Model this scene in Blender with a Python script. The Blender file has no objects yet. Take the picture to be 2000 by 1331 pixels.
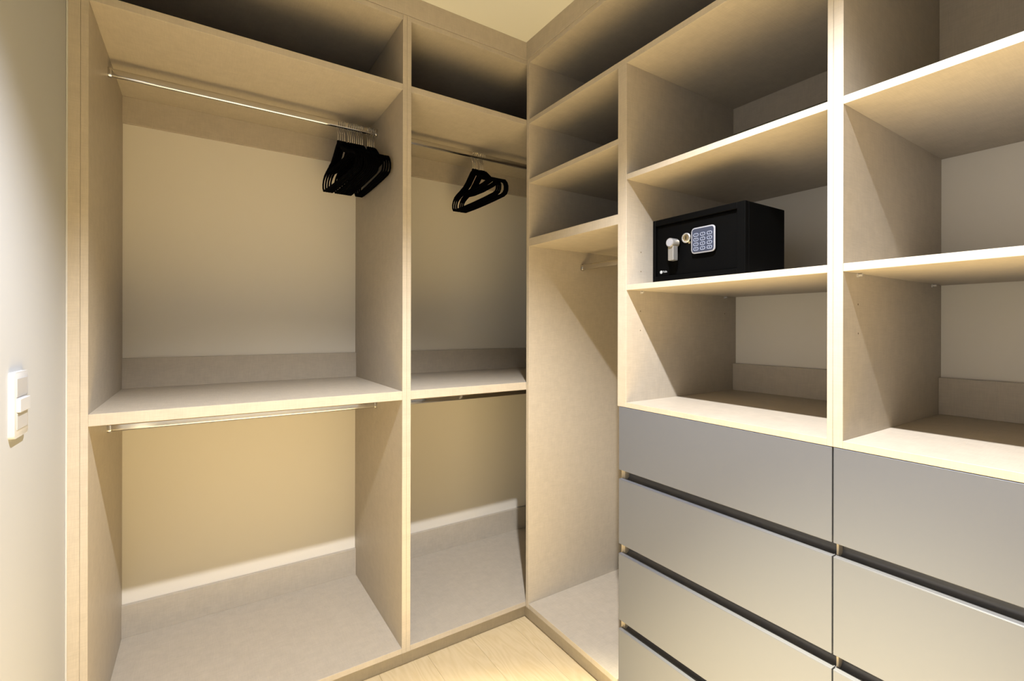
import bpy, bmesh, math
from mathutils import Vector, Matrix

# ---------------------------------------------------------------- camera, light, exposure
scene = bpy.context.scene
COL = scene.collection

CAM_POS = Vector((-1.1694, -1.6838, 1.27485))
YAW, ROLL = math.radians(33.1), 0.002
FPX, CYPX = 925.94, 640.2
cam_data = bpy.data.cameras.new('camera')
cam_data.sensor_fit = 'HORIZONTAL'
cam_data.sensor_width = 36.0
cam_data.lens = 36.0 * FPX / 2000.0
cam_data.shift_y = -(665.5 - CYPX) / 2000.0
cam_data.clip_start = 0.02
cam = bpy.data.objects.new('camera', cam_data)
COL.objects.link(cam)
_F = Vector((math.sin(YAW), math.cos(YAW), 0))
_R = Vector((math.cos(YAW), -math.sin(YAW), 0))
_U = Vector((0, 0, 1))
_R3 = _R * math.cos(ROLL) + _U * math.sin(ROLL)
_U3 = _U * math.cos(ROLL) - _R * math.sin(ROLL)
_m = Matrix((_R3, _U3, -_F)).transposed().to_4x4()
_m.translation = CAM_POS
cam.matrix_world = _m
scene.camera = cam

scene.view_settings.view_transform = 'Standard'
scene.view_settings.look = 'None'
scene.view_settings.gamma = 1.0
scene.view_settings.use_curve_mapping = False
scene.view_settings.exposure = 0.0
scene.cycles.diffuse_bounces = 2

world = bpy.data.worlds.new('world')
world.use_nodes = True
world.node_tree.nodes['Background'].inputs[0].default_value = (0.02, 0.018, 0.015, 1)
world.node_tree.nodes['Background'].inputs[1].default_value = 0.2
scene.world = world

CEIL = 2.507
LIGHT_POS = (-0.76, -1.285, CEIL - 0.012)
LIGHT_POWER = 265.0          # wide spill of the lamp
BOUNCE_POWER = 2450.0          # added narrow warm spot, strengthens the light bounced off the floor
BOUNCE_COLOR = (1.0, 0.925, 0.66)
BOUNCE_CONE = math.radians(55)
LIGHT_COLOR = (1.0, 1.02, 1.09)
LIGHT_CONE = math.radians(118)
LIGHT_BLEND = 0.50
LIGHT_RADIUS = 0.02

# ---------------------------------------------------------------- materials
def _mat(name):
    m = bpy.data.materials.new(name)
    m.use_nodes = True
    nt = m.node_tree
    return m, nt, nt.nodes['Principled BSDF']

def plain(name, col, rough=0.5, metal=0.0, spec=0.5, emit=None, estr=0.0):
    m, nt, b = _mat(name)
    b.inputs['Base Color'].default_value = (*col, 1)
    b.inputs['Roughness'].default_value = rough
    b.inputs['Metallic'].default_value = metal
    b.inputs['Specular IOR Level'].default_value = spec
    if emit:
        b.inputs['Emission Color'].default_value = (*emit, 1)
        b.inputs['Emission Strength'].default_value = estr
    return m

def noise_node(nt, scale3, detail=3.0, rough=0.55, scale=1.0):
    tc = nt.nodes.new('ShaderNodeTexCoord')
    mp = nt.nodes.new('ShaderNodeMapping')
    mp.inputs['Scale'].default_value = scale3
    nz = nt.nodes.new('ShaderNodeTexNoise')
    nz.inputs['Scale'].default_value = scale
    nz.inputs['Detail'].default_value = detail
    nz.inputs['Roughness'].default_value = rough
    nt.links.new(tc.outputs['Object'], mp.inputs['Vector'])
    nt.links.new(mp.outputs['Vector'], nz.inputs['Vector'])
    return nz

def melamine(name, col, var=0.08, rough=0.48, bump=0.06):
    """light linen-look board: fine crossed threads"""
    m, nt, b = _mat(name)
    n1 = noise_node(nt, (30, 30, 430))
    n2 = noise_node(nt, (430, 30, 30))
    n3 = noise_node(nt, (30, 430, 30))
    add0 = nt.nodes.new('ShaderNodeMath'); add0.operation = 'ADD'
    nt.links.new(n1.outputs['Fac'], add0.inputs[0]); nt.links.new(n2.outputs['Fac'], add0.inputs[1])
    add = nt.nodes.new('ShaderNodeMath'); add.operation = 'ADD'
    nt.links.new(add0.outputs[0], add.inputs[0]); nt.links.new(n3.outputs['Fac'], add.inputs[1])
    mr = nt.nodes.new('ShaderNodeMapRange')
    mr.inputs['From Min'].default_value = 1.1; mr.inputs['From Max'].default_value = 1.9
    mr.inputs['To Min'].default_value = 1 - var; mr.inputs['To Max'].default_value = 1 + var
    nt.links.new(add.outputs[0], mr.inputs['Value'])
    mul = nt.nodes.new('ShaderNodeVectorMath'); mul.operation = 'SCALE'
    mul.inputs[0].default_value = col
    nt.links.new(mr.outputs[0], mul.inputs['Scale'])
    nt.links.new(mul.outputs[0], b.inputs['Base Color'])
    bp = nt.nodes.new('ShaderNodeBump'); bp.inputs['Strength'].default_value = bump
    bp.inputs['Distance'].default_value = 0.0004
    nt.links.new(add.outputs[0], bp.inputs['Height'])
    nt.links.new(bp.outputs[0], b.inputs['Normal'])
    b.inputs['Roughness'].default_value = rough
    b.inputs['Specular IOR Level'].default_value = 0.35
    return m

def paint(name, col, bump=0.05):
    m, nt, b = _mat(name)
    nz = noise_node(nt, (1, 1, 1), detail=4, scale=140)
    n2 = noise_node(nt, (1, 1, 1), detail=2, scale=1.3)
    mr = nt.nodes.new('ShaderNodeMapRange')
    mr.inputs['To Min'].default_value = 0.975; mr.inputs['To Max'].default_value = 1.025
    nt.links.new(n2.outputs['Fac'], mr.inputs['Value'])
    mul = nt.nodes.new('ShaderNodeVectorMath'); mul.operation = 'SCALE'
    mul.inputs[0].default_value = col
    nt.links.new(mr.outputs[0], mul.inputs['Scale'])
    nt.links.new(mul.outputs[0], b.inputs['Base Color'])
    bp = nt.nodes.new('ShaderNodeBump'); bp.inputs['Strength'].default_value = bump
    bp.inputs['Distance'].default_value = 0.0006
    nt.links.new(nz.outputs['Fac'], bp.inputs['Height'])
    nt.links.new(bp.outputs[0], b.inputs['Normal'])
    b.inputs['Roughness'].default_value = 0.75
    b.inputs['Specular IOR Level'].default_value = 0.2
    return m

def wood_floor(name, c_lo, c_hi):
    m, nt, b = _mat(name)
    tc = nt.nodes.new('ShaderNodeTexCoord')
    oi = nt.nodes.new('ShaderNodeObjectInfo')
    off = nt.nodes.new('ShaderNodeVectorMath'); off.operation = 'SCALE'
    off.inputs[0].default_value = (3.1, 7.7, 1.9)
    nt.links.new(oi.outputs['Random'], off.inputs['Scale'])
    av = nt.nodes.new('ShaderNodeVectorMath'); av.operation = 'ADD'
    nt.links.new(tc.outputs['Object'], av.inputs[0]); nt.links.new(off.outputs[0], av.inputs[1])
    # warped long rings along the plank -> cathedral grain
    mp = nt.nodes.new('ShaderNodeMapping'); mp.inputs['Scale'].default_value = (5.0, 1.0, 5.0)
    nt.links.new(av.outputs[0], mp.inputs['Vector'])
    nz = nt.nodes.new('ShaderNodeTexNoise'); nz.inputs['Scale'].default_value = 2.2
    nz.inputs['Detail'].default_value = 2.5; nz.inputs['Roughness'].default_value = 0.5
    nt.links.new(mp.outputs[0], nz.inputs['Vector'])
    k = nt.nodes.new('ShaderNodeMath'); k.operation = 'MULTIPLY'; k.inputs[1].default_value = 26.0
    nt.links.new(nz.outputs['Fac'], k.inputs[0])
    fr = nt.nodes.new('ShaderNodeMath'); fr.operation = 'PINGPONG'; fr.inputs[1].default_value = 1.0
    nt.links.new(k.outputs[0], fr.inputs[0])
    mp2 = nt.nodes.new('ShaderNodeMapping'); mp2.inputs['Scale'].default_value = (120, 5, 120)
    nt.links.new(av.outputs[0], mp2.inputs['Vector'])
    fine = nt.nodes.new('ShaderNodeTexNoise'); fine.inputs['Scale'].default_value = 1.0
    fine.inputs['Detail'].default_value = 4
    nt.links.new(mp2.outputs[0], fine.inputs['Vector'])
    mixf = nt.nodes.new('ShaderNodeMath'); mixf.operation = 'MULTIPLY_ADD'
    mixf.inputs[1].default_value = 0.45
    nt.links.new(fr.outputs[0], mixf.inputs[0])
    f2 = nt.nodes.new('ShaderNodeMath'); f2.operation = 'MULTIPLY'; f2.inputs[1].default_value = 0.6
    nt.links.new(fine.outputs['Fac'], f2.inputs[0])
    nt.links.new(f2.outputs[0], mixf.inputs[2])
    ramp = nt.nodes.new('ShaderNodeValToRGB')
    ramp.color_ramp.elements[0].color = (*c_lo, 1); ramp.color_ramp.elements[0].position = 0.15
    ramp.color_ramp.elements[1].color = (*c_hi, 1); ramp.color_ramp.elements[1].position = 0.75
    nt.links.new(mixf.outputs[0], ramp.inputs['Fac'])
    nt.links.new(ramp.outputs[0], b.inputs['Base Color'])
    b.inputs['Roughness'].default_value = 0.55
    b.inputs['Specular IOR Level'].default_value = 0.3
    return m

MEL = melamine('linen_melamine', (0.515, 0.446, 0.350))
WALL = paint('cream_wall_paint', (0.83, 0.765, 0.655))
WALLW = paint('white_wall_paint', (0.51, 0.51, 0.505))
CEILM = paint('ceiling_paint', (0.80, 0.775, 0.68))
FLOOR = wood_floor('pale_oak_floor', (0.645, 0.49, 0.265), (0.72, 0.565, 0.335))
UNDER = plain('subfloor_dark', (0.12, 0.08, 0.04), 0.9)
GREY = plain('matt_grey_lacquer', (0.136, 0.143, 0.162), 0.38, spec=0.4)
EDGE = plain('pale_edge_banding', (0.15, 0.15, 0.16), 0.4)
CHAN = plain('dark_anodised_channel', (0.13, 0.13, 0.14), 0.4, metal=0.25)
CHROME = plain('polished_chrome', (0.60, 0.58, 0.55), 0.09, metal=1.0)
WIRE = plain('hook_wire_steel', (0.78, 0.76, 0.72), 0.16, metal=0.9)
VELVET = plain('black_velvet', (0.0008, 0.0008, 0.0011), 0.95, spec=0.03)
SAFE = plain('black_powder_coat', (0.0012, 0.0012, 0.0012), 0.5, spec=0.07)
SILVER = plain('satin_nickel', (0.42, 0.41, 0.39), 0.34, metal=0.7)
SILVERP = plain('silver_plastic', (0.30, 0.30, 0.32), 0.4, metal=0.2)
KEYPAD = plain('slate_blue_keypad', (0.034, 0.040, 0.062), 0.45, spec=0.25)
KEYW = plain('keypad_print', (0.22, 0.245, 0.32), 0.5)
BRASS = plain('dull_brass', (0.45, 0.36, 0.2), 0.35, metal=0.9)
LOGO = plain('white_print', (0.42, 0.42, 0.41), 0.5)
PLASTIC = plain('white_switch_plastic', (0.58, 0.58, 0.58), 0.35, spec=0.3)
PLASTIC2 = plain('offwhite_switch_module', (0.47, 0.46, 0.45), 0.4, spec=0.3)
PIN = plain('clear_plastic_peg', (0.62, 0.58, 0.54), 0.2)
HOLE = plain('drilled_hole', (0.20, 0.15, 0.09), 0.9)
CAULK = plain('white_caulk', (0.58, 0.57, 0.54), 0.6)
LENS = plain('downlight_lens', (0.9, 0.9, 0.88), 0.5, emit=(1, 0.96, 0.9), estr=6.0)

# ---------------------------------------------------------------- helpers
def link_mesh(name, bm, mat, parent=None, origin=(0, 0, 0), smooth=False):
    """bm in world coordinates; the object's origin is put at `origin`"""
    o3 = Vector(origin)
    bmesh.ops.translate(bm, verts=bm.verts, vec=-o3)
    bmesh.ops.recalc_face_normals(bm, faces=bm.faces)
    me = bpy.data.meshes.new(name)
    bm.to_mesh(me); bm.free()
    me.materials.append(mat)
    if smooth:
        me.polygons.foreach_set('use_smooth', [True] * len(me.polygons))
        try:
            me.set_sharp_from_angle(angle=math.radians(40))
        except Exception:
            pass
    ob = bpy.data.objects.new(name, me)
    COL.objects.link(ob)
    ob.location = o3
    if parent is not None:
        ob.parent = parent
        ob.location = o3 - world_loc(parent)
    return ob

def world_loc(o):
    v = Vector((0, 0, 0))
    while o is not None:
        v += o.location
        o = o.parent
    return v

def bm_box(bm, x, y, z, bev=0.0006):
    x0, x1 = sorted(x); y0, y1 = sorted(y); z0, z1 = sorted(z)
    vs = [bm.verts.new(p) for p in ((x0, y0, z0), (x1, y0, z0), (x1, y1, z0), (x0, y1, z0),
                                    (x0, y0, z1), (x1, y0, z1), (x1, y1, z1), (x0, y1, z1))]
    fs = [bm.faces.new([vs[i] for i in q]) for q in
          ((0, 3, 2, 1), (4, 5, 6, 7), (0, 1, 5, 4), (1, 2, 6, 5), (2, 3, 7, 6), (3, 0, 4, 7))]
    if bev:
        es = list({e for f in fs for e in f.edges})
        bmesh.ops.bevel(bm, geom=es, offset=bev, segments=1, affect='EDGES', profile=0.5)

def box(name, x, y, z, mat, parent=None, bev=0.0006):
    bm = bmesh.new()
    bm_box(bm, x, y, z, bev)
    return link_mesh(name, bm, mat, parent, (sum(x) / 2, sum(y) / 2, sum(z) / 2))

def bm_extrude_outline(bm, pts, to3d, d0, d1, bev=0.0):
    """closed 2-D outline swept between depths d0 and d1; to3d(a, b, d) -> point"""
    n = len(pts)
    A = [bm.verts.new(to3d(a, b, d0)) for a, b in pts]
    B = [bm.verts.new(to3d(a, b, d1)) for a, b in pts]
    bm.faces.new(A[::-1])
    cap = bm.faces.new(B)
    for i in range(n):
        j = (i + 1) % n
        bm.faces.new((A[i], A[j], B[j], B[i]))
    if bev:
        bmesh.ops.bevel(bm, geom=list(cap.edges), offset=bev, segments=2, affect='EDGES', profile=0.5)

def rrect(a0, a1, b0, b1, r, seg=5):
    pts = []
    for cx, cy, s in ((a1 - r, b1 - r, 0), (a0 + r, b1 - r, 90), (a0 + r, b0 + r, 180), (a1 - r, b0 + r, 270)):
        for k in range(seg + 1):
            t = math.radians(s + 90 * k / seg)
            pts.append((cx + r * math.cos(t), cy + r * math.sin(t)))
    return pts

def circle(cx, cy, r, n=24):
    return [(cx + r * math.cos(2 * math.pi * k / n), cy + r * math.sin(2 * math.pi * k / n)) for k in range(n)]

def bm_tube(bm, pts, r, n=8, closed=False):
    """round wire along a 3-D polyline"""
    pts = [Vector(p) for p in pts]
    rings = []
    prev = None
    for i, p in enumerate(pts):
        a = pts[i - 1] if (i > 0 or closed) else p
        c = pts[(i + 1) % len(pts)] if (i < len(pts) - 1 or closed) else p
        t = (c - a).normalized()
        if prev is None:
            ref = Vector((1, 0, 0)) if abs(t.x) < 0.9 else Vector((0, 0, 1))
            nrm = t.cross(ref).normalized()
        else:
            nrm = (prev - t * prev.dot(t)).normalized()
        prev = nrm
        bn = t.cross(nrm)
        rings.append([bm.verts.new(p + (nrm * math.cos(2 * math.pi * k / n) + bn * math.sin(2 * math.pi * k / n)) * r) for k in range(n)])
    m = len(rings)
    for i in range(m if closed else m - 1):
        A, B = rings[i], rings[(i + 1) % m]
        for k in range(n):
            bm.faces.new((A[k], A[(k + 1) % n], B[(k + 1) % n], B[k]))
    if not closed:
        bm.faces.new(rings[0][::-1]); bm.faces.new(rings[-1])

def thing(name, loc, label, cat, group=None):
    o = bpy.data.objects.new(name, None)
    o.empty_display_size = 0.1
    COL.objects.link(o)
    o.location = loc
    o['label'] = label; o['category'] = cat
    if group:
        o['group'] = group
    return o

def structure(o, label=None):
    o['kind'] = 'structure'
    if label:
        o['label'] = label
    return o

def text_mesh(txt, size):
    cu = bpy.data.curves.new('txt', 'FONT')
    cu.body = txt; cu.size = size; cu.align_x = 'CENTER'; cu.align_y = 'CENTER'
    cu.extrude = 0.0002; cu.resolution_u = 2
    ob = bpy.data.objects.new('txt', cu)
    COL.objects.link(ob)
    bpy.context.view_layer.update()
    dg = bpy.context.evaluated_depsgraph_get()
    me = bpy.data.meshes.new_from_object(ob.evaluated_get(dg))
    bpy.data.objects.remove(ob); bpy.data.curves.remove(cu)
    return me

# ---------------------------------------------------------------- dimensions
XW, XR = -1.472, 0.624           # left wall, right wall
YB, YF = 0.645, -2.45            # back wall, wall behind the camera
DB = 0.6285                      # front face of the back rails (left units)
RB = 0.6035                      # front face of the back rails (right units)
TOP0, TOP1 = 2.412, 2.4305       # top panel of all units

# ---------------------------------------------------------------- room shell
structure(box('wall_left', (XW - 0.1, XW), (YF, YB), (-0.03, CEIL), WALLW, bev=0), 'white painted wall carrying the light switch')
structure(box('wall_back', (XW - 0.1, XR + 0.1), (YB, YB + 0.1), (-0.03, CEIL), WALL, bev=0), 'cream painted wall behind the hanging bays')
structure(box('wall_right', (XR, XR + 0.1), (YF, YB), (-0.03, CEIL), WALL, bev=0), 'cream painted wall behind the shelves and drawers')
structure(box('wall_front', (XW - 0.1, XR + 0.1), (YF - 0.1, YF), (-0.03, CEIL), WALLW, bev=0), 'white wall facing the hanging bays')
structure(box('ceiling', (XW - 0.1, XR + 0.1), (YF - 0.1, YB + 0.1), (CEIL, CEIL + 0.1), CEILM, bev=0), 'plain pale ceiling above the closet')
floor = structure(box('floor', (XW - 0.1, XR + 0.1), (YF - 0.1, YB + 0.1), (-0.06, -0.012), UNDER, bev=0), 'pale oak plank floor')
PW = 0.19
x = -0.246 - 7 * PW
row = 0
while x < XR:
    x0, x1 = max(x, XW), min(x + PW, XR)
    if x1 - x0 > 0.01:
        cuts = [YF, (-1.6 if row % 2 else -0.95), YB]
        for a, b_ in zip(cuts[:-1], cuts[1:]):
            box('floor_plank', (x0 + 0.0003, x1 - 0.0003), (a + 0.0003, b_ - 0.0003), (-0.012, 0.0), FLOOR, floor, bev=0.0004)
    x += PW
    row += 1

# caulk bead at wall / filler joint and the fascia boards under the ceiling
structure(box('trim_1', (XW, XW + 0.004), (-0.004, 0.0), (0.0, CEIL), CAULK, bev=0.001), 'thin white caulk line where wall meets wardrobe')
structure(box('trim_2', (XW, 0.016), (-0.002, 0.016), (TOP1 + 0.001, CEIL), MEL), 'linen board closing the gap over the hanging bays')
structure(box('trim_3', (-0.002, 0.016), (-1.85, -0.0025), (TOP1 + 0.001, CEIL), MEL), 'linen board closing the gap over the shelves')

# ---------------------------------------------------------------- rails
def rail(parent, axis, a0, a1, c, z):
    """flat oval rail with end sockets. axis 'x': runs in x at y=c, axis 'y': runs in y at x=c"""
    if axis == 'x':
        to = lambda p, q, d: (d, c + p, z + q)
    else:
        to = lambda p, q, d: (c + p, d, z + q)
    bm = bmesh.new()
    bm_extrude_outline(bm, rrect(-0.0075, 0.0075, -0.0135, 0.0135, 0.0072, 6), to, a0 + 0.002, a1 - 0.002)
    mid = to(0, 0, (a0 + a1) / 2)
    r = link_mesh('hanging_rail', bm, CHROME, parent, mid, smooth=True)
    r['label'] = 'flat oval chrome rail'
    for e, s in ((a0, 1), (a1, -1)):
        bm = bmesh.new()
        bm_extrude_outline(bm, rrect(-0.0105, 0.0105, -0.0165, 0.0165, 0.0095, 6), to, e, e + s * 0.010, 0.001)
        link_mesh('rail_socket', bm, CHROME, r, to(0, 0, e + s * 0.005), smooth=True)
    return r

ZM0, ZM1 = 1.0065, 1.039
ZU0, ZU1 = 2.1515, 2.174
ZB0, ZB1 = 0.07, 0.090
ROD_Y, ROD_ZU, ROD_ZL = 0.308, 2.096, 0.949

# ---------------------------------------------------------------- left wardrobe (wide bay)
w1 = thing('hanging_wardrobe', ((-1.472 - 0.537) / 2, 0.32, 0),
           'wide open linen-board wardrobe bay with two rails beside the white wall', 'wardrobe', 'open wardrobe bays on the back wall')
box('filler_strip', (XW, -1.4437), (0, 0.02), (0.0, TOP1), MEL, w1)
box('side_panel', (-1.4433, -1.427), (0, YB), (ZB0, TOP1), MEL, w1)
box('side_panel', (-0.5535, -0.5372), (0, YB), (ZB0, TOP1), MEL, w1)
def bay_parts(u, x0, x1):
    box('top_panel', (x0, x1), (0.001, YB), (TOP0, TOP1), MEL, u)
    box('upper_shelf', (x0, x1), (0.0008, YB), (ZU0, ZU1), MEL, u)
    box('middle_shelf', (x0, x1), (0.0008, YB), (ZM0, ZM1), MEL, u)
    box('base_panel', (x0, x1), (0.0008, YB), (ZB0, ZB1), MEL, u)
    box('back_rail', (x0, x1), (DB, YB), (ZU0 - 0.1, ZU0), MEL, u)
    box('back_rail', (x0, x1), (DB, YB), (TOP0 - 0.1, TOP0), MEL, u)
    box('back_rail', (x0, x1), (DB, YB), (ZM1, 1.1545), MEL, u)
    box('back_rail', (x0, x1), (DB, YB), (ZB1, 0.2125), MEL, u)
bay_parts(w1, -1.427, -0.5535)
box('toe_kick', (-1.4433, -0.5372), (0.04, 0.056), (0.0, ZB0), MEL, w1, bev=0)
rail(w1, 'x', -1.427, -0.5535, ROD_Y, ROD_ZU)
rail(w1, 'x', -1.427, -0.5535, ROD_Y, ROD_ZL)

# ---------------------------------------------------------------- corner wardrobe bay
w2 = thing('hanging_wardrobe', (0.04, 0.32, 0),
           'narrower open linen-board wardrobe bay running into the corner', 'wardrobe', 'open wardrobe bays on the back wall')
box('side_panel', (-0.5368, -0.5207), (0, YB), (ZB0, TOP1), MEL, w2)
bay_parts(w2, -0.5207, XR)
box('toe_kick', (-0.5368, XR), (0.04, 0.056), (0.0, ZB0), MEL, w2, bev=0)
box('toe_kick', (0.026, 0.042), (-0.0028, 0.04), (0.0, ZB0), MEL, w2, bev=0)
rail(w2, 'x', -0.5207, XR, ROD_Y, ROD_ZU)
rail(w2, 'x', -0.5207, XR, ROD_Y, ROD_ZL)

# ---------------------------------------------------------------- right units
YC0, YC1 = -0.0030, -0.0215       # corner end panel
YD0, YD1 = -0.5412, -0.5795       # divider between the narrow column and the wide one
YE0, YE1 = -1.1802, -1.1918       # right side of the first unit
YG0, YG1 = -1.1922, -1.2117       # left side of the second unit
YH0, YH1 = -1.8120, -1.8300       # end of the second unit
SA = (2.149, 2.1685); SB = (1.8935, 1.912); SC = (1.6235, 1.6575)
S2 = (1.7645, 1.7822); S3 = (1.399, 1.4165); S4 = (1.012, 1.0285)
LOWX = 0.0195                     # carcass front behind the drawer fronts

def pins(u, yface, s, holes=()):
    for px in (0.072, 0.548):
        bm = bmesh.new()
        bm_extrude_outline(bm, circle(px, S3[0] - 0.0035, 0.0035, 12), lambda a, b, d: (a, d, b), yface, yface + s * 0.010)
        bm_box(bm, (px - 0.006, px + 0.006), (yface, yface + s * 0.003), (S3[0] - 0.009, S3[0] - 0.0004), 0.0004)
        link_mesh('shelf_pin', bm, PIN, u, (px, yface, S3[0] - 0.004), smooth=True)
    for px, pz in holes:
        bm = bmesh.new()
        bm_extrude_outline(bm, circle(px, pz, 0.0022, 10), lambda a, b, d: (a, d, b), yface + s * 0.00002, yface + s * 0.0003)
        link_mesh('pin_hole', bm, HOLE, u, (px, yface, pz))

def drawer(u, y0, y1, z0, z1, ch0, ch1, top_gap=True):
    d = box('drawer', (0.0, 0.018), (y0, y1), (z0, z1 - (0.0010 if top_gap else 0)), GREY, u, bev=0.0008)
    d['label'] = 'matt grey drawer front'
    yc0, yc1 = sorted((ch0, ch1))
    # the tray behind the front
    bm = bmesh.new()
    ya, yb = yc0 + 0.02, yc1 - 0.02
    zt = z1 - 0.045
    zb = z0 + 0.02
    bm_box(bm, (0.0185, 0.52), (ya, yb), (zb, zb + 0.012), 0)
    bm_box(bm, (0.0185, 0.52), (ya, ya + 0.012), (zb + 0.012, zt), 0)
    bm_box(bm, (0.0185, 0.52), (yb - 0.012, yb), (zb + 0.012, zt), 0)
    bm_box(bm, (0.508, 0.52), (ya + 0.012, yb - 0.012), (zb + 0.012, zt), 0)
    link_mesh('drawer_tray', bm, MEL, d, (0.27, (ya + yb) / 2, zb))
    if top_gap:
        e = box('edge_strip', (0.0, 0.018), (y0, y1), (z1 - 0.0010, z1), EDGE, d, bev=0.0004)
        e['label'] = 'pale top edge catching the light'

def channel(u, z_lo, z_hi, y0, y1):
    """recessed finger-grip profile in the gap between two drawer fronts"""
    ya, yb = sorted((y0, y1))
    prof = []
    for k in range(9):                       # hollow quarter-round floor rising to the back wall
        t = math.radians(90 * k / 8)
        prof.append((0.0195 + 0.020 * math.sin(t), z_lo - 0.006 + 0.014 * (1 - math.cos(t))))
    prof += [(0.0395, z_hi + 0.012), (0.0410, z_hi + 0.012)]
    for k in range(8, -1, -1):
        t = math.radians(90 * k / 8)
        prof.append((0.0195 + 0.0215 * math.sin(t), z_lo - 0.0075 + 0.014 * (1 - math.cos(t))))
    bm = bmesh.new()
    bm_extrude_outline(bm, prof, lambda a, b, d: (a, d, b), ya, yb)
    c = link_mesh('finger_channel', bm, CHAN, u, (0.03, (ya + yb) / 2, z_lo), smooth=True)
    c['label'] = 'dark recessed finger channel'

FRONTS = [(0.7995, 1.0105), (0.552, 0.7686), (0.2973, 0.5189), (0.072, 0.2664)]
GAPS = [(0.7686, 0.7995), (0.5189, 0.552), (0.2664, 0.2973)]

# --- first unit: narrow cubby column + wide shelf column over drawers
r1 = thing('shelving_unit', (0.31, -0.6, 0),
           'tall linen-board unit with narrow cubbies, black safe shelf and grey drawers next to corner', 'shelving unit',
           'shelving units on the right wall')
box('end_panel', (0, XR), (YC1, YC0), (ZB0, TOP1), MEL, r1)
box('top_panel', (0.001, XR), (YE0, YC1), (TOP0, TOP1), MEL, r1)
box('top_shelf', (0.0, XR), (YE0, YC1), SA, MEL, r1)
dv = box('divider', (0.0, XR), (YD1, YD0), (S4[0], SA[0]), MEL, r1)
box('lower_divider', (LOWX, XR), (-0.5575, YD0), (0.0, S4[0]), MEL, r1)
box('side_panel', (0.0, XR), (YE1, YE0), (S4[0], TOP1), MEL, r1)
box('lower_side_panel', (0.0425, XR), (YE1, YE0), (0.0, S4[0]), MEL, r1)
box('cubby_shelf', (0.0008, XR), (YD0, YC1), SB, MEL, r1)
box('cubby_shelf', (0.0008, XR), (YD0, YC1), SC, MEL, r1)
box('base_panel', (0.0008, XR), (YD0, YC1), (ZB0, ZB1), MEL, r1)
box('toe_kick', (0.026, 0.042), (YD0, YC0), (0.0, ZB0), MEL, r1, bev=0)
box('shelf', (0.0008, XR), (YE0, YD1), S2, MEL, r1)
box('shelf', (0.0008, XR), (YE0, YD1), S3, MEL, r1)
box('counter_shelf', (0.0, XR), (YE0, YD1), S4, MEL, r1)
for za in ((SA[0] - 0.1, SA[0]), (S4[1], 1.1335), (TOP0 - 0.1, TOP0)):
    box('back_rail', (RB, XR), (YE0, YD1), za, MEL, r1)
box('toe_kick', (0.045, 0.06), (YE0, -0.5575), (0.0, ZB0), MEL, r1)
pins(r1, YD1, -1, ((0.070, 1.530), (0.070, 1.465), (0.068, 1.331), (0.068, 1.266), (0.548, 1.331), (0.548, 1.530), (0.548, 1.465)))
pins(r1, YE0, 1)
rail(r1, 'y', YD0, YC1, 0.30, 1.553)
for i, (z0, z1) in enumerate(FRONTS):
    drawer(r1, -0.5475, -1.1905, z0, z1, -0.5575, YE0, top_gap=(i > 0))
for z0, z1 in GAPS:
    channel(r1, z0, z1, -0.5580, -1.1916)

# --- second unit
r2 = thing('shelving_unit', (0.31, -1.515, 0),
           'linen-board shelf unit over grey drawers at the right edge, empty shelves', 'shelving unit',
           'shelving units on the right wall')
box('side_panel', (0.0, XR), (YG1, YG0), (S4[0], TOP1), MEL, r2)
box('lower_side_panel', (0.0425, XR), (YG1, YG0), (0.0, S4[0]), MEL, r2)
box('lower_side_edge', (LOWX, 0.0424), (-1.1965, YG0), (0.0, S4[0]), MEL, r2, bev=0)
box('side_panel', (0.0, XR), (YH1, YH0), (0.0, TOP1), MEL, r2)
box('top_panel', (0.001, XR), (YH0, YG1), (TOP0, TOP1), MEL, r2)
box('shelf', (0.0008, XR), (YH0, YG1), S2, MEL, r2)
box('shelf', (0.0008, XR), (YH0, YG1), S3, MEL, r2)
box('counter_shelf', (0.0, XR), (YH0, YG1), S4, MEL, r2)
for za in ((S2[1], TOP0), (S4[1], 1.1335)):
    box('back_rail', (RB, XR), (YH0, YG1), za, MEL, r2)
box('toe_kick', (0.045, 0.06), (YH0, YG1), (0.0, ZB0), MEL, r2)
pins(r2, YG1, -1, ((0.075, 1.329), (0.076, 1.263)))
pins(r2, YH0, 1)
for i, (z0, z1) in enumerate(FRONTS):
    drawer(r2, -1.1936, -1.8120, z0, z1, YG1, YH0, top_gap=(i > 0))
for z0, z1 in GAPS:
    channel(r2, z0, z1, -1.1967, YH0)

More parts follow.
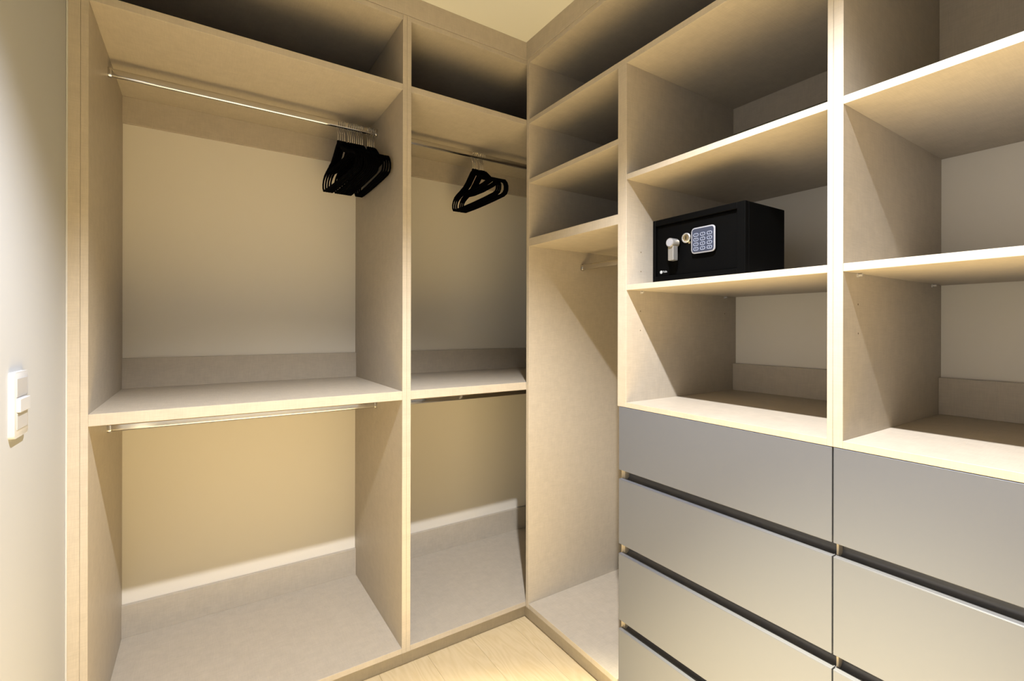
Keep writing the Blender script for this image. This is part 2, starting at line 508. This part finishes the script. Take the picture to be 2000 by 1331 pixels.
# ---------------------------------------------------------------- hangers
HPATH = [(0.0, -0.004), (0.018, -0.010), (0.04, -0.027), (0.065, -0.047), (0.095, -0.062), (0.13, -0.073),
         (0.165, -0.082), (0.19, -0.091), (0.207, -0.104), (0.2145, -0.120), (0.2135, -0.137), (0.204, -0.149),
         (0.185, -0.1535), (0.10, -0.156), (0.0, -0.157)]
def hanger_body_bm():
    right = HPATH
    left = [(-a, b) for a, b in HPATH[1:-1]][::-1]
    P = right + left
    n = len(P)
    bm = bmesh.new()
    sec = [(-1, -0.6), (-0.6, -1), (0.6, -1), (1, -0.6), (1, 0.6), (0.6, 1), (-0.6, 1), (-1, 0.6)]
    rings = []
    for i in range(n):
        a = Vector(P[i - 1]); c = Vector(P[(i + 1) % n]); p = Vector(P[i])
        t = (c - a).normalized(); nr = Vector((t.y, -t.x))
        wn = 0.0095 if (p.y > -0.06 and abs(p.x) > 0.012) else 0.0075 if p.y > -0.10 else 0.0052
        rings.append([bm.verts.new((0.0028 * s, p.x + nr.x * wn * q, p.y + nr.y * wn * q)) for q, s in sec])
    m = len(sec)
    for i in range(n):
        A, B = rings[i], rings[(i + 1) % n]
        for k in range(m):
            bm.faces.new((A[k], A[(k + 1) % m], B[(k + 1) % m], B[k]))
    # accessory bar across the frame, bowed down a little
    bar = [(-0.150, -0.080), (-0.09, -0.087), (0.0, -0.090), (0.09, -0.087), (0.150, -0.080)]
    bm_extrude_outline(bm, [(a, b + 0.005) for a, b in bar] + [(a, b - 0.005) for a, b in bar[::-1]],
                       lambda a, b, d: (d, a, b), -0.0024, 0.0024)
    # neck block that takes the hook
    bm_extrude_outline(bm, [(-0.011, -0.016), (0.011, -0.016), (0.0075, 0.003), (0.004, 0.0075), (-0.004, 0.0075), (-0.0075, 0.003)],
                       lambda a, b, d: (d, a, b), -0.0034, 0.0034)
    # notches on the shoulders: small raised lips
    for s in (-1, 1):
        bm_box(bm, (-0.0026, 0.0026), (s * 0.118 - 0.003, s * 0.118 + 0.003), (-0.072, -0.060), 0.0008)
    return bm
def hanger_hook_bm():
    bm = bmesh.new()
    R = 0.0175
    zc = 0.0895 - R - 0.0012 + 0.0
    pts = [(0, 0, 0.004), (0, 0, 0.022), (0, 0.001, 0.034)]
    # rise beside the rail (towards the back), over it, and down the front
    pts += [(0, 0.006, 0.043), (0, 0.0125, 0.052)]
    for k in range(0, 13):
        t = math.radians(-25 + 215 * k / 12)
        pts.append((0, R * math.cos(t), 0.0705 + R * math.sin(t)))
    bm_tube(bm, pts, 0.0017, 8)
    return bm

hb = None
ORD = ['first', 'second', 'third', 'fourth', 'fifth', 'sixth', 'seventh', 'eighth', 'ninth', 'tenth', 'eleventh',
       'twelfth', 'thirteenth', 'fourteenth', 'fifteenth', 'sixteenth']
NECK_Z = ROD_ZU - 0.0705 + 0.0135 - 0.0175 + 0.0019
def place_hanger(xp, yaw, label, group):
    global hb
    t = thing('clothes_hanger', (xp, ROD_Y, NECK_Z), label, 'hanger', group)
    if hb is None:
        b = link_mesh('hanger_body', hanger_body_bm(), VELVET, None, (0, 0, 0), smooth=True)
        h = link_mesh('hanger_hook', hanger_hook_bm(), WIRE, None, (0, 0, 0), smooth=True)
        h['label'] = 'thin chrome wire hook'
        hb = (b, h)
    else:
        b = hb[0].copy(); h = hb[1].copy()
        COL.objects.link(b); COL.objects.link(h)
    b.parent = t; h.parent = t
    b.location = (0, 0, 0); h.location = (0, 0, 0)
    t.rotation_euler = (0, 0, math.radians(yaw))
LX = [-0.712, -0.7035, -0.695, -0.6865, -0.672, -0.6638, -0.6556, -0.6474, -0.6392, -0.6310, -0.6228, -0.6146, -0.5925, -0.584, -0.5755, -0.567]
LYAW = [3.9, 3.4, 2.9, 2.4, 1.6, 1.35, 1.1, 0.85, 0.6, 0.4, 0.2, 0.0, -1.2, -1.0, -0.8, -0.6]
for i, (xp, yw) in enumerate(zip(LX, LYAW)):
    place_hanger(xp, yw, f'{ORD[i]} black velvet hanger from the left in the big bunch, wide bay', 'black velvet hangers on the wide bay rail')
RX = [-0.094, -0.0835, -0.073, -0.054, -0.045, -0.036]
RYAW = [0.5, 0.3, 0.1, 0.6, 0.3, 0.1]
for i, (xp, yw) in enumerate(zip(RX, RYAW)):
    place_hanger(xp, yw, f'{ORD[i]} black velvet hanger from the left in the small bunch, corner bay', 'black velvet hangers on the corner bay rail')

# ---------------------------------------------------------------- safe
SX0, SX1 = 0.040, 0.240
SY0, SY1 = -0.655, -0.965
SZ0, SZ1 = S3[1] + 0.0005, S3[1] + 0.2
safe = thing('safe', ((SX0 + SX1) / 2, (SY0 + SY1) / 2, SZ0), 'small black steel safe with keypad and silver knob on the shelf', 'safe')
DY0, DY1, DZ0, DZ1 = -0.665, -0.941, 1.4375, 1.5985
DX = SX0 + 0.009
bm = bmesh.new()
bm_box(bm, (DX + 0.008, SX1), (SY1, SY0), (SZ0, SZ1), 0.0015)
bm_box(bm, (SX0, DX + 0.0082), (SY1, DY1), (SZ0, SZ1), 0.0012)
bm_box(bm, (SX0, DX + 0.0082), (DY0, SY0), (SZ0, SZ1), 0.0012)
bm_box(bm, (SX0, DX + 0.0082), (DY1, DY0), (DZ1, SZ1), 0.0012)
bm_box(bm, (SX0, DX + 0.0082), (DY1, DY0), (SZ0, DZ0), 0.0012)
link_mesh('safe_body', bm, SAFE, safe, (SX0 + 0.1, -0.81, SZ0))
door = box('safe_door', (DX, DX + 0.007), (DY1 + 0.001, DY0 - 0.001), (DZ0 + 0.001, DZ1 - 0.001), SAFE, safe, bev=0.001)
def yz(a, b, d):          # a = distance to the right seen from the room (towards -y), b = height
    return (d, -a, b)
# keypad
KA0, KA1, KB0, KB1 = 0.800, 0.877, 1.4925, 1.568
kx = DX - 0.011
bm = bmesh.new()
bm_extrude_outline(bm, rrect(KA0, KA1, KB0, KB1, 0.010, 6), yz, DX, kx + 0.003)
kp = link_mesh('keypad', bm, SAFE, safe, (kx, -(KA0 + KA1) / 2, KB0), smooth=True)
kp['label'] = 'slate blue keypad with silver rim'
bm = bmesh.new()
bm_extrude_outline(bm, rrect(KA0, KA1, KB0, KB1, 0.010, 6), yz, kx + 0.003, kx, 0.0012)
link_mesh('keypad_rim', bm, SILVERP, kp, (kx, -(KA0 + KA1) / 2, KB0), smooth=True)
bm = bmesh.new()
bm_extrude_outline(bm, rrect(KA0 + 0.0035, KA1 - 0.0035, KB0 + 0.0035, KB1 - 0.0035, 0.0075, 6), yz, kx, kx - 0.0006)
link_mesh('keypad_face', bm, KEYPAD, kp, (kx, -(KA0 + KA1) / 2, KB0))
cols = [KA0 + 0.0165, KA0 + 0.0385, KA0 + 0.0605]
rows = [KB1 - 0.0215 - 0.0136 * i for i in range(4)]
RM = Matrix.Rotation(math.radians(-90), 4, 'Z') @ Matrix.Rotation(math.radians(90), 4, 'X')
KEYS = [['1', '2', '3'], ['4', '5', '6'], ['7', '8', '9'], ['A', '0', 'B']]
ringmesh = None
for r_, zc in enumerate(rows):
    for c_, ac in enumerate(cols):
        if ringmesh is None:
            bm = bmesh.new()
            outer = rrect(-0.0083, 0.0083, -0.0051, 0.0051, 0.0049, 5)
            inner = rrect(-0.0066, 0.0066, -0.0034, 0.0034, 0.0032, 5)
            n = len(outer)
            V = [[bm.verts.new((d, -a, b)) for a, b in o_] for o_, d in ((outer, 0), (outer, -0.0009), (inner, -0.0009), (inner, 0))]
            for q in range(4):
                A, B = V[q], V[(q + 1) % 4]
                for k in range(n):
                    bm.faces.new((A[k], A[(k + 1) % n], B[(k + 1) % n], B[k]))
            ob = link_mesh('key_ring', bm, KEYW, None, (0, 0, 0))
            ringmesh = ob.data
        else:
            ob = bpy.data.objects.new('key_ring', ringmesh); COL.objects.link(ob)
        ob.parent = kp
        base = world_loc(kp)
        ob.location = Vector((kx - 0.0006, -ac, zc)) - base
        tm = text_mesh(KEYS[r_][c_], 0.0066)
        tm.transform(RM)
        tm.materials.clear(); tm.materials.append(KEYW)
        to = bpy.data.objects.new('key_digit', tm); COL.objects.link(to)
        to.parent = kp
        to.location = Vector((kx - 0.0010, -ac, zc)) - base
# key lock
def disc(name, a, b, r, x0, x1, mat, parent, n=28, bev=0.0):
    bm = bmesh.new()
    bm_extrude_outline(bm, circle(a, b, r, n), yz, x0, x1, bev)
    return link_mesh(name, bm, mat, parent, ((x0 + x1) / 2, -a, b), smooth=True)
bm = bmesh.new()
n = 28
V = [[bm.verts.new((d, -(0.775 + r * math.cos(2 * math.pi * k / n)), 1.5455 + r * math.sin(2 * math.pi * k / n))) for k in range(n)]
     for r, d in ((0.0152, DX), (0.0152, DX - 0.003), (0.0135, DX - 0.0045), (0.0108, DX - 0.0045), (0.0100, DX - 0.0035), (0.0100, DX))]
for q in range(6):
    A, B = V[q], V[(q + 1) % 6]
    for k in range(n):
        bm.faces.new((A[k], A[(k + 1) % n], B[(k + 1) % n], B[k]))
lock = link_mesh('key_lock', bm, SILVER, safe, (DX, -0.775, 1.5455), smooth=True)
disc('lock_core', 0.775, 1.5455, 0.0098, DX, DX - 0.003, BRASS, lock)
box('key_slot', (DX - 0.0034, DX - 0.0029), (-0.7762, -0.7738), (1.540, 1.551), SAFE, lock, bev=0)
bm = bmesh.new()
bm_extrude_outline(bm, rrect(0.783, 0.7905, 1.5265, 1.5335, 0.0025, 4), yz, DX, DX - 0.003, 0.0006)
link_mesh('lock_cover', bm, BRASS, lock, (DX, -0.787, 1.53))
# turning knob with a lever
ka, kb = 0.7475, 1.532
bm = bmesh.new()
bm_extrude_outline(bm, circle(ka, kb, 0.0100, 24), yz, DX, DX - 0.016)
kn = link_mesh('knob', bm, SAFE, safe, (DX - 0.01, -ka, kb), smooth=True)
kn['label'] = 'silver turning knob with a lever'
disc('knob_barrel', ka, kb, 0.0135, DX - 0.014, DX - 0.043, SILVER, kn, 28, 0.001)
disc('knob_cap', ka, kb, 0.0112, DX - 0.043, DX - 0.0438, SILVERP, kn, 28)
bm = bmesh.new()
bm_extrude_outline(bm, rrect(ka - 0.0098, ka + 0.0098, kb - 0.0535, kb - 0.006, 0.002, 3), yz, DX - 0.018, DX - 0.038, 0.0012)
link_mesh('knob_lever', bm, SILVER, kn, (DX - 0.028, -ka, kb - 0.03))
# maker's mark: disc with the name beside it
lg = disc('maker_badge', 0.682, 1.4515, 0.0050, DX, DX - 0.0005, LOGO, safe)
tm = text_mesh('Yale', 0.0095)
tm.transform(RM); tm.materials.clear(); tm.materials.append(LOGO)
to = bpy.data.objects.new('maker_name', tm); COL.objects.link(to)
to.parent = lg
to.location = Vector((DX - 0.0004, -0.6965, 1.4518)) - world_loc(lg)

# ---------------------------------------------------------------- light switch
sw = thing('light_switch', (XW, -0.397, 1.125), 'white plastic light switch plate on the white wall', 'light switch')
SWY0, SWY1, SWZ0, SWZ1 = -0.439, -0.356, 1.064, 1.1885
def xz_plate(pts, d0, d1, bev=0.0):
    bm = bmesh.new()
    bm_extrude_outline(bm, pts, lambda a, b, d: (d, a, b), d0, d1, bev)
    return bm
link_mesh('switch_plate', xz_plate(rrect(SWY0, SWY1, SWZ0, SWZ1, 0.006, 5), XW, XW + 0.009, 0.0022), PLASTIC, sw, (XW, -0.397, 1.125), smooth=True)
link_mesh('switch_module', xz_plate(rrect(SWY0 + 0.012, SWY1 - 0.010, 1.079, 1.111, 0.001, 3), XW + 0.009, XW + 0.0102, 0.0004), PLASTIC2, sw, (XW, -0.397, 1.095))
rk = xz_plate(rrect(SWY0 + 0.012, SWY1 - 0.010, 1.112, 1.1375, 0.0015, 3), XW + 0.009, XW + 0.0145, 0.001)
link_mesh('switch_rocker', rk, PLASTIC, sw, (XW + 0.01, -0.397, 1.125))
link_mesh('switch_module', xz_plate(rrect(SWY0 + 0.012, SWY1 - 0.010, 1.141, 1.176, 0.001, 3), XW + 0.009, XW + 0.0100, 0.0004), PLASTIC2, sw, (XW, -0.397, 1.155))

# ---------------------------------------------------------------- ceiling downlight
dl = thing('ceiling_downlight', (LIGHT_POS[0], LIGHT_POS[1], CEIL), 'round white recessed downlight in the ceiling over the closet floor', 'ceiling light')
bm = bmesh.new()
n = 40
prof = [(0.058, CEIL), (0.058, CEIL - 0.003), (0.052, CEIL - 0.006), (0.043, CEIL - 0.006), (0.040, CEIL - 0.002), (0.040, CEIL)]
V = [[bm.verts.new((LIGHT_POS[0] + r * math.cos(2 * math.pi * k / n), LIGHT_POS[1] + r * math.sin(2 * math.pi * k / n), z)) for k in range(n)] for r, z in prof]
for q in range(len(prof)):
    A, B = V[q], V[(q + 1) % len(prof)]
    for k in range(n):
        bm.faces.new((A[k], A[(k + 1) % n], B[(k + 1) % n], B[k]))
link_mesh('light_ring', bm, PLASTIC, dl, (LIGHT_POS[0], LIGHT_POS[1], CEIL), smooth=True)
bm = bmesh.new()
bm_extrude_outline(bm, circle(LIGHT_POS[0], LIGHT_POS[1], 0.0395, 32), lambda a, b, d: (a, b, d), CEIL - 0.0005, CEIL - 0.002)
link_mesh('light_lens', bm, LENS, dl, (LIGHT_POS[0], LIGHT_POS[1], CEIL - 0.001))
ld = bpy.data.lights.new('downlight_beam', 'SPOT')
ld.energy = LIGHT_POWER
ld.color = LIGHT_COLOR
ld.spot_size = LIGHT_CONE
ld.spot_blend = LIGHT_BLEND
ld.shadow_soft_size = LIGHT_RADIUS
lo = bpy.data.objects.new('downlight_beam', ld)
COL.objects.link(lo)
lo.location = LIGHT_POS
lc = bpy.data.lights.new('added_bounce_spot', 'SPOT')  # extra spot at the lamp, added to brighten and warm the floor bounce
lc.energy = BOUNCE_POWER
lc.color = BOUNCE_COLOR
lc.spot_size = BOUNCE_CONE
lc.spot_blend = 1.0
lc.shadow_soft_size = LIGHT_RADIUS
lo2 = bpy.data.objects.new('added_bounce_spot', lc)
COL.objects.link(lo2)
lo2.location = LIGHT_POS
